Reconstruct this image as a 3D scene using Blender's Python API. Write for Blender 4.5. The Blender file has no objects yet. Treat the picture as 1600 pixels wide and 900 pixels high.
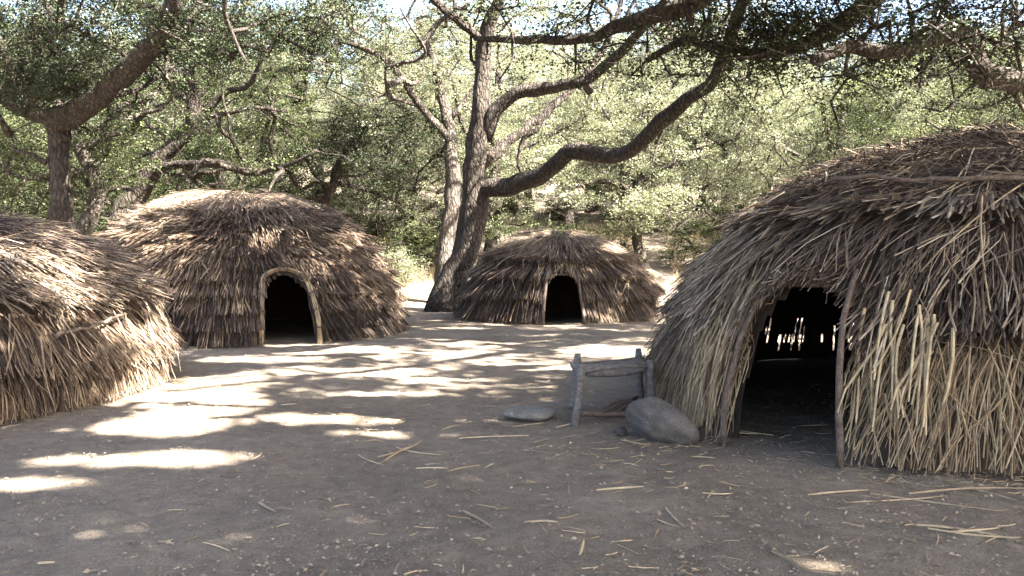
import bpy, math, random
import numpy as np
from mathutils import Vector, Matrix

# ------------------------------------------------------------------ camera, sky, sun, exposure
SC = bpy.context.scene
COL = SC.collection
PITCH = math.radians(2.05)
FPX = 1256.0                                   # focal length in photo pixels (1600 wide)
cam_d = bpy.data.cameras.new("camera")
cam_d.sensor_width = 36.0
cam_d.lens = 36.0 * FPX / 1600.0
cam_d.clip_end = 2000.0
cam = bpy.data.objects.new("camera", cam_d)
cam.location = (0, 0, 1.6)
cam.rotation_euler = (math.radians(90) - PITCH, 0, 0)
COL.objects.link(cam)
SC.camera = cam

SUN_EL, SUN_AZ = math.radians(42), math.radians(-30)      # azimuth measured from +X
SUN = np.array([math.cos(SUN_EL) * math.cos(SUN_AZ), math.cos(SUN_EL) * math.sin(SUN_AZ), math.sin(SUN_EL)])
world = bpy.data.worlds.new("World")
SC.world = world
world.use_nodes = True
wn = world.node_tree
sky = wn.nodes.new("ShaderNodeTexSky")
sky.sky_type = 'NISHITA'
sky.sun_disc = False
sky.sun_elevation = SUN_EL
sky.sun_rotation = math.atan2(SUN[0], SUN[1])
sky.dust_density = 4.0
wn.nodes["Background"].inputs[1].default_value = 0.056
wn.links.new(sky.outputs[0], wn.nodes["Background"].inputs[0])
sun_d = bpy.data.lights.new("sun", 'SUN')
sun_d.energy = 5.0
sun_d.angle = math.radians(0.7)
sun_d.color = (1.0, 0.94, 0.84)
sun = bpy.data.objects.new("sun", sun_d)
sun.rotation_euler = Vector(SUN).to_track_quat('Z', 'Y').to_euler()
COL.objects.link(sun)
SC.view_settings.view_transform = 'Standard'
SC.view_settings.look = 'None'
SC.view_settings.exposure = 4.15
SC.view_settings.gamma = 1.0
SC.view_settings.use_curve_mapping = False
SC.render.engine = 'CYCLES'
SC.cycles.max_bounces = 5
SC.cycles.diffuse_bounces = 3
SC.cycles.transmission_bounces = 3
SC.cycles.use_denoising = True

rng = np.random.default_rng(7)
random.seed(7)


def at(px, py, d):
    """world point at distance d (metres of depth) for a place measured in the photograph"""
    a, b = (px - 800) / FPX, (450 - py) / FPX
    y = math.cos(PITCH) + b * math.sin(PITCH)
    z = -math.sin(PITCH) + b * math.cos(PITCH)
    t = d / y
    return (a * t, d, 1.6 + z * t)


# sunlit patches on the clearing (x, y, half-width, half-depth, metres): gaps in the canopy leave them open
LIT = np.array([
    (-3.87, 9.82, .8, 1.24), (-3.35, 7.62, .85, .45), (-3.2, 8.6, .5, .92), (-2.86, 6.38, .95, .22),
    (-3.6, 5.69, .7, .12), (-1.79, 8.0, .65, .27), (-1.32, 7.34, .3, .13), (-3.63, 10.96, .35, .48),
    (-4.64, 12.78, .5, .4), (-3.57, 12.78, .65, .4), (-3.0, 11.39, .4, .36), (-1.89, 11.27, .7, .4),
    (-.81, 13.56, .5, .55), (-1.53, 9.53, .5, .12), (1.76, 13.76, 1.1, .6), (.68, 17.17, .9, .6),
    (-1.25, 15.68, .8, .35), (-2.75, 14.33, .6, .3), (1.63, 4.14, .06, .03), (2.56, 16.05, .7, .4),
    (1.19, 14.86, .5, .2), (1.25, 10.7, .55, .3), (1.0, 11.9, .6, .18), (.1, 12.3, .5, .12), (-1.17, 10.43, .3, .14), (5.2, 16.6, 2.2, 1.6), (4.6, 21.5, 1.1, 2.2),
    (6.5, 30.0, 4.0, 6.0), (-4.5, 30.5, 3.2, 5.0),
])

# dapples on the huts: (x, y, z, half-width, half-depth), carried down along the sun to the ground plane
for x, y, z, rx, ry in [(-6.2, 17.6, 3.0, .8, .3), (-5.2, 17.3, 2.8, .4, .3), (-3.6, 17.2, 1.9, .35, .4), (-3.2, 18.0, 1.2, .3, .4), (-4.9, 15.8, 1.9, .3, .25), (-7, 16, 2.1, .35, .2),
                        (1, 21.8, 2.3, .9, .35), (2.6, 21.5, 1.7, .4, .5), (3.6, 22, 1, .3, .4),
                        (-5.0, 8.9, 1.2, .3, .25), (-4.7, 9.6, .6, .35, .4), (-5.3, 7.8, .7, .3, .22), (-5.8, 8.6, 1.6, .4, .2), (-4.6, 10.3, .4, .3, .5), (-6.2, 7.6, 1.1, .3, .2)]:
    LIT = np.vstack([LIT, (x - z * SUN[0] / SUN[2], y - z * SUN[1] / SUN[2], rx, ry)])
_r = np.random.default_rng(77)
for _ in range(46):
    LIT = np.vstack([LIT, (_r.uniform(-4.2, 3.2), _r.uniform(10, 20.5), _r.uniform(.25, .9), _r.uniform(.05, .16))])



def lit_test(P, grow=1.0):
    """True where a leaf at P would shade one of the open patches"""
    gx = P[:, 0] - P[:, 2] * SUN[0] / SUN[2]
    gy = P[:, 1] - P[:, 2] * SUN[1] / SUN[2]
    wob = 1 + .25 * np.sin(gx * 5.1 + gy * 3.3) + .2 * np.sin(gx * 9.7 - gy * 6.1)
    out = np.zeros(len(P), bool)
    for x, y, rx, ry in LIT:
        out |= ((gx - x) / (rx + .06)) ** 2 + ((gy - y) / (ry + .06)) ** 2 < wob * grow
    return out


def gz(x, y):
    x = np.asarray(x, float); y = np.asarray(y, float)
    t = np.clip((y - 28) / 24, 0, 1)
    h = t * t * (3 - 2 * t) * 4.6
    t2 = np.clip((y - 52) / 90, 0, 1)
    h = h + t2 * t2 * (3 - 2 * t2) * 13
    t3 = np.clip((np.abs(x) - 22) / 60, 0, 1)
    h = h + t3 * t3 * 12 * np.clip((y + 20) / 50, 0, 1)
    h = h + .018 * np.sin(x * 1.3 + y * .7) * np.sin(y * .9 - x * .4) + .009 * np.sin(x * 3.9 + 1) * np.sin(y * 3.1 + x)
    return h


# ------------------------------------------------------------------ helpers
def setp(o, label=None, cat=None, group=None, kind=None):
    if label: o["label"] = label
    if cat: o["category"] = cat
    if group: o["group"] = group
    if kind: o["kind"] = kind
    return o


def empty(name, loc, **kw):
    o = bpy.data.objects.new(name, None)
    o.location = loc
    o.empty_display_size = .2
    COL.objects.link(o)
    return setp(o, **kw)


def mesh(name, V, Q, mat, parent=None, rnd=None, smooth=True, T=None):
    V = np.asarray(V, np.float32).reshape(-1, 3)
    me = bpy.data.meshes.new(name)
    Q = np.asarray(Q, np.int32).reshape(-1, 4) if Q is not None and len(Q) else np.zeros((0, 4), np.int32)
    T = np.asarray(T, np.int32).reshape(-1, 3) if T is not None and len(T) else np.zeros((0, 3), np.int32)
    me.vertices.add(len(V)); me.vertices.foreach_set("co", V.ravel())
    me.loops.add(Q.size + T.size)
    me.loops.foreach_set("vertex_index", np.concatenate([Q.ravel(), T.ravel()]))
    nq, nt = len(Q), len(T)
    me.polygons.add(nq + nt)
    me.polygons.foreach_set("loop_start", np.concatenate([np.arange(nq) * 4, nq * 4 + np.arange(nt) * 3]).astype(np.int32))
    me.polygons.foreach_set("use_smooth", np.full(nq + nt, smooth))
    if rnd is not None:
        a = me.attributes.new("rnd", 'FLOAT', 'POINT')
        a.data.foreach_set("value", np.asarray(rnd, np.float32))
    me.update(calc_edges=True)
    me.validate()
    if mat: me.materials.append(mat)
    o = bpy.data.objects.new(name, me)
    COL.objects.link(o)
    if parent: o.parent = parent
    return o


def unit(a):
    return a / np.maximum(np.linalg.norm(a, axis=-1, keepdims=True), 1e-9)


def strips(P, W, N, k=3, flat=.6, cap=True):
    """many tapered stalks at once. P (n,m,3) centre lines, W (n,m) widths, N (n,3) or (n,m,3) up vectors"""
    n, m, _ = P.shape
    Tn = unit(np.gradient(P, axis=1))
    if N.ndim == 2: N = np.repeat(N[:, None, :], m, 1)
    S = unit(np.cross(Tn, N))
    U = unit(np.cross(S, Tn))
    ang = np.arange(k) * 2 * math.pi / k + math.pi / 2
    V = np.empty((n, m, k, 3))
    for i, a in enumerate(ang):
        V[:, :, i] = P + S * (W * .5 * math.cos(a))[..., None] + U * (W * .5 * flat * math.sin(a))[..., None]
    base = (np.arange(n) * m * k)[:, None, None]
    j = np.arange(m - 1)[None, :, None] * k
    i = np.arange(k)[None, None, :]
    i2 = (i + 1) % k
    Q = np.stack([base + j + i, base + j + i2, base + j + k + i2, base + j + k + i], -1).reshape(-1, 4)
    T = None
    if cap and k == 3:
        b = (np.arange(n) * m * k)[:, None]
        T = np.concatenate([b + np.array([[0, 2, 1]]), b + (m - 1) * k + np.array([[0, 1, 2]])])
    return V.reshape(-1, 3), Q, T


def tube(pts, rad, k=10, knob=.0, seed=0):
    """one continuous limb with closed ends"""
    P = np.asarray(pts, float); R = np.asarray(rad, float)
    m = len(P)
    Tn = unit(np.gradient(P, axis=0))
    ref = np.array([.13, .9, .3]) if abs(Tn[0][1]) < .8 else np.array([1, .1, 0])
    V = []
    s = unit(np.cross(Tn[0], ref)[None])[0]
    L = 0
    for j in range(m):
        s = s - Tn[j] * s.dot(Tn[j]); s = s / np.linalg.norm(s)
        u = np.cross(Tn[j], s)
        if j: L += np.linalg.norm(P[j] - P[j - 1])
        a = np.arange(k) * 2 * math.pi / k
        rr = R[j] * (1 + knob * (np.sin(3 * a + L * 1.7 + seed) * .5 + np.sin(2 * a - L * 2.3 + seed * 2) * .6 + np.sin(5 * a + L * 4.1 + seed) * .35))
        V.append(P[j] + s[None] * (rr * np.cos(a))[:, None] + u[None] * (rr * np.sin(a))[:, None])
    V = np.concatenate(V + [P[:1], P[-1:]])
    j = np.arange(m - 1)[:, None] * k; i = np.arange(k)[None]; i2 = (i + 1) % k
    Q = np.stack([j + i, j + i2, j + k + i2, j + k + i], -1).reshape(-1, 4)
    ii = np.arange(k)
    T = np.concatenate([np.stack([np.full(k, m * k), (ii + 1) % k, ii], -1),
                        np.stack([np.full(k, m * k + 1), (m - 1) * k + ii, (m - 1) * k + (ii + 1) % k], -1)])
    return V, Q, T


def smooth_line(pts, step=.3):
    """Catmull-Rom through control points carrying (x, y, z, r)"""
    P = np.asarray(pts, float)
    P = np.vstack([2 * P[0] - P[1], P, 2 * P[-1] - P[-2]])
    out = []
    for i in range(1, len(P) - 2):
        n = max(2, int(np.linalg.norm(P[i + 1, :3] - P[i, :3]) / step))
        for t in np.arange(n) / n:
            out.append(.5 * (2 * P[i] + (P[i + 1] - P[i - 1]) * t + (2 * P[i - 1] - 5 * P[i] + 4 * P[i + 1] - P[i + 2]) * t * t
                             + (3 * P[i] - P[i - 1] - 3 * P[i + 1] + P[i + 2]) * t ** 3))
    out.append(P[-2])
    out = np.array(out)
    out[:, 3] = np.maximum(out[:, 3], .01)
    return out


# ------------------------------------------------------------------ materials
def nodes(name):
    m = bpy.data.materials.new(name); m.use_nodes = True
    nt = m.node_tree
    return m, nt, nt.nodes["Principled BSDF"]


def N(nt, typ, **kw):
    n = nt.nodes.new("ShaderNode" + typ)
    for k, v in kw.items():
        if k in n.inputs: n.inputs[k].default_value = v
        else: setattr(n, k, v)
    return n


def ramp(nt, stops, fac):
    r = nt.nodes.new("ShaderNodeValToRGB")
    e = r.color_ramp.elements
    while len(e) < len(stops): e.new(.5)
    for el, (p, c) in zip(e, stops):
        el.position = p; el.color = (*c, 1)
    nt.links.new(fac, r.inputs[0])
    return r.outputs[0]


def mixc(nt, fac, a, b, mode='MIX'):
    m = nt.nodes.new("ShaderNodeMix"); m.data_type = 'RGBA'; m.blend_type = mode
    for s, v in ((0, fac), (6, a), (7, b)):
        if isinstance(v, (int, float)): m.inputs[s].default_value = v
        elif isinstance(v, tuple): m.inputs[s].default_value = (*v, 1)
        else: nt.links.new(v, m.inputs[s])
    return m.outputs[2]


def m_reed(name, stops, rough=.75):
    m, nt, b = nodes(name)
    at_ = N(nt, "Attribute", attribute_name="rnd")
    c = ramp(nt, stops, at_.outputs["Fac"])
    tc = N(nt, "TexCoord")
    n1 = N(nt, "TexNoise", Scale=9.0, Detail=5.0); nt.links.new(tc.outputs["Object"], n1.inputs["Vector"])
    n2 = N(nt, "TexNoise", Scale=160.0, Detail=2.0); nt.links.new(tc.outputs["Object"], n2.inputs["Vector"])
    g = ramp(nt, [(.3, (.62, .6, .58)), (.7, (1.15, 1.13, 1.1))], n1.outputs[0])
    c = mixc(nt, 1.0, c, g, 'MULTIPLY')
    g2 = ramp(nt, [(.35, (.75, .74, .72)), (.65, (1.1, 1.1, 1.1))], n2.outputs[0])
    c = mixc(nt, 1.0, c, g2, 'MULTIPLY')
    nt.links.new(c, b.inputs["Base Color"])
    b.inputs["Roughness"].default_value = rough
    b.inputs["Specular IOR Level"].default_value = .3
    return m


def m_wood(name, dark, light, scale=6.0, rough=.85, bump=.4):
    m, nt, b = nodes(name)
    tc = N(nt, "TexCoord")
    n1 = N(nt, "TexNoise", Scale=scale, Detail=8.0, Roughness=.65); nt.links.new(tc.outputs["Object"], n1.inputs["Vector"])
    v = N(nt, "TexVoronoi", Scale=scale * 3.2); v.feature = 'DISTANCE_TO_EDGE'
    mp = N(nt, "Mapping"); mp.inputs["Scale"].default_value = (1, 1, .35)
    nt.links.new(tc.outputs["Object"], mp.inputs[0]); 
    wob = N(nt, "VectorMath", operation='ADD')
    sc = N(nt, "VectorMath", operation='SCALE'); sc.inputs["Scale"].default_value = .12
    nt.links.new(n1.outputs["Color"], sc.inputs[0]); nt.links.new(mp.outputs[0], wob.inputs[0]); nt.links.new(sc.outputs[0], wob.inputs[1])
    nt.links.new(wob.outputs[0], v.inputs["Vector"])
    c = ramp(nt, [(.3, dark), (.7, light)], n1.outputs[0])
    cr = ramp(nt, [(0, (.45, .43, .42)), (.18, (1, 1, 1))], v.outputs["Distance"])
    c = mixc(nt, 1.0, c, cr, 'MULTIPLY')
    nt.links.new(c, b.inputs["Base Color"])
    b.inputs["Roughness"].default_value = rough
    b.inputs["Specular IOR Level"].default_value = .2
    mm = N(nt, "Math", operation='MULTIPLY_ADD'); mm.inputs[1].default_value = .6
    sm = ramp(nt, [(0, (0, 0, 0)), (.25, (1, 1, 1))], v.outputs["Distance"])
    nt.links.new(sm, mm.inputs[0]); nt.links.new(n1.outputs[0], mm.inputs[2])
    bp = N(nt, "Bump", Strength=bump, Distance=.04 if scale > 5 else .10); nt.links.new(mm.outputs[0], bp.inputs["Height"])
    nt.links.new(bp.outputs[0], b.inputs["Normal"])
    return m


def m_leaf(name, stops, trans=.35):
    m, nt, b = nodes(name)
    nt.nodes.remove(b)
    at_ = N(nt, "Attribute", attribute_name="rnd")
    c = ramp(nt, stops, at_.outputs["Fac"])
    d = N(nt, "BsdfDiffuse"); t = N(nt, "BsdfTranslucent"); gl = N(nt, "BsdfGlossy", Roughness=.42)
    gl.inputs["Color"].default_value = (.8, .85, .8, 1)
    nt.links.new(c, d.inputs["Color"])
    nt.links.new(mixc(nt, 1.0, c, (1.08, 1.1, .85), 'MULTIPLY'), t.inputs["Color"])
    x1 = N(nt, "MixShader"); x1.inputs[0].default_value = trans
    nt.links.new(d.outputs[0], x1.inputs[1]); nt.links.new(t.outputs[0], x1.inputs[2])
    x2 = N(nt, "MixShader"); x2.inputs[0].default_value = .018
    nt.links.new(x1.outputs[0], x2.inputs[1]); nt.links.new(gl.outputs[0], x2.inputs[2])
    nt.links.new(x2.outputs[0], nt.nodes["Material Output"].inputs["Surface"])
    return m


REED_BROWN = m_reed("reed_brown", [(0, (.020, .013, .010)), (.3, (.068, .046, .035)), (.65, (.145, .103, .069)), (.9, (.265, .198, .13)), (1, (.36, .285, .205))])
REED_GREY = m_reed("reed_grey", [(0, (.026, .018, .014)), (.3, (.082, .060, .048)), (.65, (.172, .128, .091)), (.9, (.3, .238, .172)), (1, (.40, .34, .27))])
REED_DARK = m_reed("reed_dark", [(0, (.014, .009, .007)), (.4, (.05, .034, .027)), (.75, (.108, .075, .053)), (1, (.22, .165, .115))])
REED_TAN = m_reed("reed_tan", [(0, (.158, .108, .065)), (.4, (.259, .191, .119)), (.75, (.360, .281, .180)), (1, (.446, .367, .245))])
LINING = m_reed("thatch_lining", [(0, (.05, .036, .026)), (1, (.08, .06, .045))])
BARK = m_wood("oak_bark", (.033, .026, .021), (.081, .067, .056), 3.0, .9, .9)
BARK_PALE_SUNLIT = m_wood("pale_sunlit_oak_bark", (.05, .041, .034), (.115, .098, .083), 3.0, .9, .8)  # lighter copy of the bark, sunlight on the lit trunks put into colour
POLE = m_wood("pole_wood", (.091, .066, .052), (.189, .147, .119), 14.0, .8, .3)
WEATHERED = m_wood("weathered_wood", (.11, .10, .093), (.26, .24, .225), 18.0, .8, .5)
LEAF_DARK_SHADED = m_leaf("oak_leaves_dark_shaded", [(0, (.010, .016, .007)), (.5, (.026, .036, .017)), (1, (.06, .069, .037))], .18)  # leaves darkened to carry canopy shade, mainly for the left oak
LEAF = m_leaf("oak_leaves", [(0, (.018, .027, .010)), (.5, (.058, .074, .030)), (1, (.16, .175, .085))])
LEAF_PALE_SUNLIT = m_leaf("oak_leaves_pale_sunlit", [(0, (.04, .048, .026)), (.5, (.15, .16, .10)), (1, (.36, .36, .26))], .42)  # backlit glare put into the leaf colour, on top of dusty lichen grey
GRASS = m_reed("dry_grass_blades", [(0, (.26, .2, .1)), (1, (.55, .45, .26))])
LITTER = m_reed("leaf_litter_flakes", [(0, (.09, .07, .055)), (.5, (.22, .18, .14)), (.85, (.25, .205, .155)), (1, (.31, .265, .21))])

# ground
GROUND, nt, b = nodes("packed_dirt")
tc = N(nt, "TexCoord")
def noise(scale, det, rough=.55):
    n = N(nt, "TexNoise", Scale=scale, Detail=det, Roughness=rough); nt.links.new(tc.outputs["Object"], n.inputs["Vector"]); return n.outputs[0]
nA, nB, nC = noise(.55, 5), noise(7.0, 6, .65), noise(95.0, 4, .7)
c = ramp(nt, [(.3, (.135, .11, .087)), (.7, (.225, .188, .151))], nA)
c = mixc(nt, 1.0, c, ramp(nt, [(.3, (.72, .71, .7)), (.7, (1.15, 1.14, 1.12))], nB), 'MULTIPLY')
c = mixc(nt, 1.0, c, ramp(nt, [(.35, (.6, .59, .58)), (.5, (1, 1, 1)), (.7, (1.35, 1.33, 1.28))], nC), 'MULTIPLY')
vs = N(nt, "TexVoronoi", Scale=62.0); nt.links.new(tc.outputs["Object"], vs.inputs["Vector"])
spk = ramp(nt, [(.10, (1, 1, 1)), (.2, (0, 0, 0))], vs.outputs["Distance"])
sep = N(nt, "SeparateColor"); nt.links.new(vs.outputs["Color"], sep.inputs[0])
gt = N(nt, "Math", operation='GREATER_THAN'); gt.inputs[1].default_value = .72; nt.links.new(sep.outputs[0], gt.inputs[0])
mu = N(nt, "Math", operation='MULTIPLY'); nt.links.new(spk, mu.inputs[0]); nt.links.new(gt.outputs[0], mu.inputs[1])
c = mixc(nt, mu.outputs[0], c, (.24, .205, .165))
nt.links.new(c, b.inputs["Base Color"])
b.inputs["Roughness"].default_value = .95; b.inputs["Specular IOR Level"].default_value = .15
ad = N(nt, "Math", operation='MULTIPLY_ADD'); ad.inputs[1].default_value = 2.2
nt.links.new(nB, ad.inputs[0]); nt.links.new(nC, ad.inputs[2])
bp = N(nt, "Bump", Strength=.8, Distance=.03); nt.links.new(ad.outputs[0], bp.inputs["Height"]); nt.links.new(bp.outputs[0], b.inputs["Normal"])

# stone
def m_stone(name, dark, light):
    m, nt, b = nodes(name)
    tc = N(nt, "TexCoord")
    n1 = N(nt, "TexNoise", Scale=5.0, Detail=6.0); n2 = N(nt, "TexNoise", Scale=70.0, Detail=3.0); v = N(nt, "TexVoronoi", Scale=55.0)
    for n in (n1, n2, v): nt.links.new(tc.outputs["Object"], n.inputs["Vector"])
    c = ramp(nt, [(.3, dark), (.72, light)], n1.outputs[0])
    c = mixc(nt, 1.0, c, ramp(nt, [(.05, (.5, .48, .46)), (.28, (1, 1, 1))], v.outputs["Distance"]), 'MULTIPLY')
    c = mixc(nt, 1.0, c, ramp(nt, [(.3, (.75, .75, .75)), (.7, (1.2, 1.2, 1.2))], n2.outputs[0]), 'MULTIPLY')
    nt.links.new(c, b.inputs["Base Color"]); b.inputs["Roughness"].default_value = .9
    b.inputs["Specular IOR Level"].default_value = .25
    pit = ramp(nt, [(.05, (0, 0, 0)), (.3, (1, 1, 1))], v.outputs["Distance"])
    a = N(nt, "Math", operation='ADD'); nt.links.new(pit, a.inputs[0]); nt.links.new(n2.outputs[0], a.inputs[1])
    bp = N(nt, "Bump", Strength=.6, Distance=.02); nt.links.new(a.outputs[0], bp.inputs["Height"]); nt.links.new(bp.outputs[0], b.inputs["Normal"])
    return m
STONE = m_stone("basalt", (.065, .057, .05), (.13, .117, .106))
STONE_FLAT = m_stone("grey_stone", (.10, .092, .083), (.175, .162, .148))
STONE_DARK = m_stone("dark_stone", (.03, .026, .024), (.07, .06, .055))

# ------------------------------------------------------------------ ground sheet
def axis(lo, hi, fine_lo, fine_hi, fine):
    a = list(np.arange(fine_lo, fine_hi, fine))
    s, x = fine, fine_hi
    while x < hi: a.append(x); s *= 1.12; x += s
    a.append(hi)
    s, x = fine, fine_lo - fine; pre = []
    while x > lo: pre.append(x); s *= 1.12; x -= s
    pre.append(lo)
    return np.array(pre[::-1] + a)
gx_, gy_ = axis(-400, 400, -9, 9, .14), axis(-200, 600, 2, 22, .14)
X, Y = np.meshgrid(gx_, gy_)
Z = gz(X, Y) + (.012 * np.sin(X * 7.1 + 2 * np.sin(Y * 2.3)) * np.sin(Y * 6.3 + 1.5 * np.sin(X * 3.1)) + .007 * np.sin(X * 15 + Y * 4 + 3 * np.sin(Y * 1.7)) * np.sin(Y * 13 - X * 5)) * (np.abs(X) < 9) * (Y < 24) * (Y > 2) + rng.normal(0, .004, X.shape) * (np.abs(X) < 9)
nx, ny = len(gx_), len(gy_)
idx = np.arange(nx * ny).reshape(ny, nx)
Q = np.stack([idx[:-1, :-1], idx[:-1, 1:], idx[1:, 1:], idx[1:, :-1]], -1)
g = mesh("ground", np.stack([X, Y, Z], -1), Q, GROUND)
setp(g, kind="structure", label="packed grey brown dirt of the shaded clearing", cat="ground")


# ------------------------------------------------------------------ oaks
def wood_segments(A, B, ra, rb, k=4):
    P = np.stack([A, B], 1); W = np.stack([ra, rb], 1) * 2
    ref = np.tile(np.array([[.3, .5, .81]]), (len(A), 1))
    V, Qd, _ = strips(P, W, ref, k=k, flat=1.0, cap=False)
    return V, Qd


def leaf_cloud(A, n, rad, size, r, squash=.6, open_gaps=True, base=np.zeros(3)):
    """leaf faces in little sprays round each cluster centre (A in world coordinates)"""
    k = 11
    sub = A[:, None, :] + r.normal(0, 1, (len(A), k, 3)) * np.array([rad * .5, rad * .5, rad * .5 * squash])
    sub = sub.reshape(-1, 3)
    per = max(1, n // k)
    C = (sub[:, None, :] + r.normal(0, 1, (len(sub), per, 3)) * np.array([.17, .17, .07]) * (rad / .7)).reshape(-1, 3)
    tone = np.repeat(np.repeat(r.uniform(0, 1, len(A)), k) * .45 + r.uniform(0, .25, len(sub)), per) + r.uniform(0, .35, len(C))
    sz = np.repeat(np.broadcast_to(np.asarray(size, float), (len(A),)), k * per)
    if open_gaps:
        keep = ~lit_test(C)
        C, tone, sz = C[keep], tone[keep], sz[keep]
    m = len(C)
    a = unit(r.normal(0, 1, (m, 3)) * np.array([1, 1, .55]))
    nrm = unit(r.normal(0, 1, (m, 3)) + np.array([0, 0, .7]))
    bdir = unit(np.cross(a, nrm))
    L = sz[:, None] * r.uniform(.7, 1.3, (m, 1)); W = L * r.uniform(.5, .72, (m, 1))
    up = np.cross(bdir, a)
    V = np.stack([C - a * L * .5, C + bdir * W * .5 + up * L * .1, C + a * L * .5, C - bdir * W * .5 + up * L * .1], 1)
    Qd = np.arange(m * 4).reshape(-1, 4)
    return (V - base).reshape(-1, 3), Qd, np.repeat(np.clip(tone, 0, 1), 4)


def oak(name, limbs, A, leaf, seed, bark=None, leafmat=None, open_gaps=True, k=12, pale_twigs=0, big=0, gnarl=0, **tags):
    """trunk and limbs given as (x,y,z,r) lines; branches grow from them to the leaf clusters A"""
    r = np.random.default_rng(seed)
    bark = bark or BARK; leafmat = leafmat or LEAF
    base = np.array(limbs[0][0][:3])
    root = empty(name, base, **tags)
    nodesP = []
    for li, lm in enumerate(limbs):
        S = smooth_line(lm, .28)
        S[1:-1, :3] += r.normal(0, .025, (len(S) - 2, 3)) * np.minimum(1, S[1:-1, 3:4] * 6)
        if li == 0:                                       # root flare
            h = S[:, 2] - S[0, 2]
            S[:, 3] *= 1 + .38 * np.exp(-h / .35)
            S[0, 2] -= .15
        V, Qd, T = tube(S[:, :3] - base, S[:, 3], k + 2, .12, seed + li)
        mesh("trunk" if li == 0 else "limb", V, Qd, bark, root, T=T)
        nodesP.append(S[:, :3] if li else S[len(S) // 3:, :3])
    for gi in range(gnarl):
        src = nodesP[int(r.integers(0, len(nodesP)))]
        p = src[int(r.integers(len(src) // 4, len(src)))].copy()
        d = unit(r.normal(0, 1, (1, 3)) * np.array([1, .8, .45]) + np.array([[0, 0, .15]]))[0]
        nst = int(r.integers(5, 10)); r0 = r.uniform(.055, .125); pts = [(*p, r0)]
        for q in range(nst):
            d = unit((d + r.normal(0, .45, 3) + np.array([0, 0, .06]))[None])[0]
            p = p + d * .45
            pts.append((*p, r0 * (1 - .8 * (q + 1) / nst)))
        S = smooth_line(pts, .2)
        V, Qd, T = tube(S[:, :3] - base, S[:, 3], 7, .08, seed + gi)
        mesh("limb", V, Qd, bark, root, T=T)
        nodesP.append(S[:, :3])
    Pn = np.concatenate(nodesP)
    n0 = len(Pn)
    A = np.asarray(A)
    d0 = np.array([np.min(np.sum((Pn - a) ** 2, 1)) for a in A])
    order = np.argsort(d0)
    P = np.zeros((n0 + len(A) * 40, 3)); P[:n0] = Pn; cnt = n0
    par = np.full(len(P), -1)
    for i in order:
        a = A[i]
        dd = np.sum((P[:cnt] - a) ** 2, 1)
        q = int(np.argmin(dd)); D = math.sqrt(dd[q])
        st = max(1, min(30, int(D / .4)))
        side = r.normal(0, .12 * D, 3); side[2] *= .6
        p0 = P[q].copy(); prev = q
        for s in range(1, st + 1):
            t = s / st
            x = p0 + (a - p0) * t + side * math.sin(math.pi * t) + (r.normal(0, .05, 3) if s < st else 0)
            P[cnt] = x; par[cnt] = prev; prev = cnt; cnt += 1
    par = par[:cnt]; P = P[:cnt]
    w = np.ones(cnt)
    for i in range(cnt - 1, n0 - 1, -1):
        if par[i] >= n0: w[par[i]] += w[i] * .9
    rad = .0125 * np.sqrt(w) + .003
    ch = np.arange(n0, cnt)
    pr = par[ch]
    rp = np.where(pr >= n0, rad[pr], rad[ch] * 1.25)
    V, Qd = wood_segments(P[pr] - base, P[ch] - base, np.minimum(rp, rad[ch] * 1.6), rad[ch])
    # fine twigs
    ntw = len(A) * 7
    ai = r.integers(0, len(A), ntw)
    d = r.normal(0, leaf[1] * .75, (ntw, 3)) * np.array([1, 1, .6])
    V2, Q2 = wood_segments(A[ai] - base, A[ai] + d - base, np.full(ntw, .007), np.full(ntw, .003), 3)
    mesh("branches", np.concatenate([V, V2]), np.concatenate([Qd, Q2 + len(V)]), bark, root)["kind"] = "stuff"
    if pale_twigs:                                        # dead grey twigs hanging in the crown
        ai = r.integers(0, len(A), pale_twigs)
        p0 = A[ai] + r.normal(0, .5, (pale_twigs, 3))
        d1 = r.normal(0, .25, (pale_twigs, 3)) + np.array([0, 0, -.3])
        p1 = p0 + d1; p2 = p1 + d1 * .5 + r.normal(0, .2, (pale_twigs, 3))
        V, Qd, _ = strips(np.stack([p0, p1, p2], 1) - base, np.tile([[.014, .01, .005]], (pale_twigs, 1)), unit(r.normal(0, 1, (pale_twigs, 3))), 3, 1, False)
        mesh("dead_twigs", V, Qd, BARK_PALE_SUNLIT, root)["kind"] = "stuff"
    size = np.full(len(A), leaf[2])
    if big: size[-big:] = .185                            # outsized leaves added above the view to thicken the shade
    V, Qd, tone = leaf_cloud(A, leaf[0], leaf[1], size, r, open_gaps=open_gaps, base=base)
    mesh("crown", V, Qd, leafmat, root, rnd=tone, smooth=False)["kind"] = "stuff"
    return root


def ell(r, n, c, rad, shell=.35):
    v = unit(r.normal(0, 1, (n, 3)))
    return np.array(c) + v * (r.uniform(shell, 1, (n, 1)) ** .5) * np.array(rad)


def around(r, limbs, n, spread, lo=.3, up=.5, back=0):
    """cluster centres scattered round the outer part of limbs"""
    out = []
    for lm in limbs:
        S = smooth_line(lm, .3)[:, :3]
        i = r.integers(int(len(S) * lo), len(S), max(1, n // len(limbs)))
        out.append(S[i] + r.normal(0, spread, (len(i), 3)) + np.array([0, back, up]))
    return np.concatenate(out)


def line(pts, r0, r1):
    n = len(pts)
    return [(*at(*p), r0 + (r1 - r0) * (i / (n - 1)) ** .8) for i, p in enumerate(pts)]


R_ = np.random.default_rng(21)

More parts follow.
